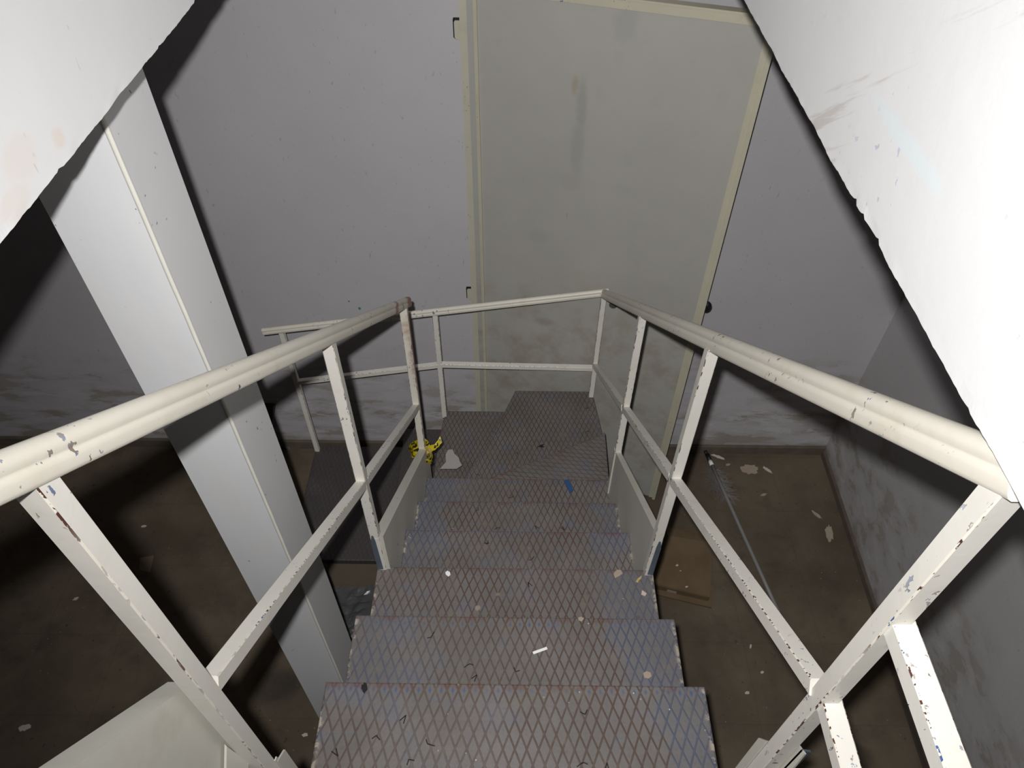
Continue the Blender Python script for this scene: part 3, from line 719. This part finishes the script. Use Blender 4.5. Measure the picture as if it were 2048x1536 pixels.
# mop on the floor by the back wall
m0, m1 = Vector((1.232, 2.715, FZ+.020)), Vector((1.415, 1.76, FZ+.016))
MP = thing('mop', (1.26, 2.65, FZ), 'grey handled mop with wispy pale threads lying on the right floor', 'mop')
MO = (1.26, 2.65, FZ)
bm = bmesh.new(); sweep(bm, circ(.0105, 14), densify(m0, m1, 4)); link('handle', bm, 'handle', MP, MO, smooth=True)
dm = (m0-m1).normalized()
bm = bmesh.new(); sweep(bm, circ(.0125, 14), [m0+dm*.002, m0+dm*.036]); link('collar', bm, 'white', MP, MO, smooth=True)
bm = bmesh.new(); sweep(bm, circ(.014, 14), [m0+dm*.036, m0+dm*.085]); sweep(bm, circ(.011, 14), [m0+dm*.085+Vector((-.004, 0, .004)), m0+dm*.105+Vector((-.008, 0, .012))]); o = link('grip', bm, 'black', MP, MO, smooth=True); o['label'] = 'black grip at the tip'
bm = bmesh.new(); rm = random.Random(11)
for i in range(340):
    t = rm.uniform(.02, .24); p = m0.lerp(m1, t)+Vector((0, 0, -.004)); a_ = rm.uniform(0, 2*PI); L = rm.uniform(.02, .075)
    pts = []
    for k in range(5):
        a_ += rm.uniform(-.7, .7); pts.append(p.copy()); p = p+Vector((math.cos(a_)*L/3, math.sin(a_)*L/3, 0)); p.z = max(FZ+.0015, p.z-.003)
    for q, r_ in zip(pts, pts[1:]): tubeseg(bm, q, r_, .0007, 3)
o = link('mop_head', bm, 'mophair', MP, MO); o['kind'] = 'stuff'

# fallen plaster on the floor
fl_ = [((1436, 914), .045, .010, -.45, 'plaster_w', 'long white plaster sliver beside the black tip of the mop'),
       ((1500, 939), .060, .035, .1, 'plaster', 'broad beige plaster patch on the right floor near the back wall'),
       ((1534, 940), .034, .011, -.8, 'plaster_w', 'thin oval plaster chip right of the broad beige patch'),
       ((1456, 930), .016, .008, .2, 'plaster', 'small beige chip between the mop and the broad patch'),
       ((1658, 1067), .055, .022, 1.35, 'plaster', 'long beige plaster chip beside the right wall skirting'),
       ((1633, 1030), .035, .010, -.9, 'plaster', 'narrow beige plaster sliver near the right wall'),
       ((1527, 990), .022, .008, .3, 'plaster', 'small dull plaster chip in the middle of the right floor'),
       ((1524, 1345), .010, .006, .5, 'plaster_w', 'small white crumb on the floor beside the lower right midrail'),
       ((1501, 1293), .012, .005, 1.2, 'plaster_w', 'narrow white crumb on the floor between stair and right midrail'),
       ((1494, 1386), .012, .007, .2, 'plaster_w', 'pale crumb on the floor right of the nearest tread'),
       ((50, 1456), .030, .015, .3, 'plaster_w', 'pale plaster chip on the dark floor at far lower left'),
       ((288, 1053), .016, .008, .1, 'plaster_w', 'small pale chip on the dark floor left of the column'),
       ((152, 1198), .014, .008, .6, 'plaster_w', 'tiny pale chip on the dark floor near the left post'),
       ((610, 1470), .014, .009, .1, 'plaster_w', 'pale chip on the floor beside the left edge of the nearest tread')]
for i, ((u, v), rx_, ry_, ro, m, lb) in enumerate(fl_):
    x, y = pix(u, v, FZ); flake('plaster_chip', blobpts(x, y, rx_, ry_, 10, ro, 50+i), FZ, .004, m, lb, 'chip')
flake('paper_scrap', [pix(u, v, FZ) for u, v in ((280, 1116), (308, 1111), (300, 1145), (279, 1140))], FZ, .001, 'step_side', 'dim brownish paper scrap on the dark floor left of the column', 'paper')

# clear plastic film crumpled beside the bottom landing
bm = bmesh.new(); n = 26; g = []
for i in range(n+1):
    row = []
    for j in range(n+1):
        x = -1.02+.44*i/n; y = 1.50+.37*j/n
        z = FZ+.012+.05*abs(mnoise.noise((x*7, y*7, 2)))+.035*abs(mnoise.noise((x*19, y*19, 5)))
        row.append(bm.verts.new((x+.02*mnoise.noise((y*9, 1, 1)), y+.02*mnoise.noise((x*9, 4, 1)), z)))
    g.append(row)
for i in range(n):
    for j in range(n): bm.faces.new((g[i][j], g[i+1][j], g[i+1][j+1], g[i][j+1]))
o = tag(link('plastic_film', bm, 'film', None, (-.8, 1.7, FZ)), 'crumpled clear plastic film on the floor in front of the bottom landing', 'plastic film')
md = o.modifiers.new('s', 'SOLIDIFY'); md.thickness = .0012; md.offset = 1

# dark board leaning on the back wall, and a shiny scrap at its foot
DB = thing('dark_board', (-1.45, 2.72, FZ), 'dark narrow board leaning on the back wall behind the column', 'board')
bm = bmesh.new(); prism(bm, [(-1.66, 2.72, FZ), (-1.50, 2.72, FZ), (-1.40, 2.815, -3.24), (-1.56, 2.815, -3.24)], (0, .015, 0)); link('panel', bm, 'board', DB, (-1.45, 2.72, FZ))
bm = bmesh.new(); prism(bm, [(-1.498, 2.716, FZ+.10), (-1.486, 2.716, FZ+.10), (-1.388, 2.811, -3.235), (-1.40, 2.811, -3.235)], (0, .014, 0)); link('edging', bm, 'board_edge', DB, (-1.45, 2.72, FZ))
x, y = pix(573, 895, FZ+.01); flake('foil_scrap', blobpts(x, y, .028, .012, 7, -.5, 3), FZ, .012, 'glass', 'shiny white foil scrap at the foot of the dark board', 'scrap', None, .004)
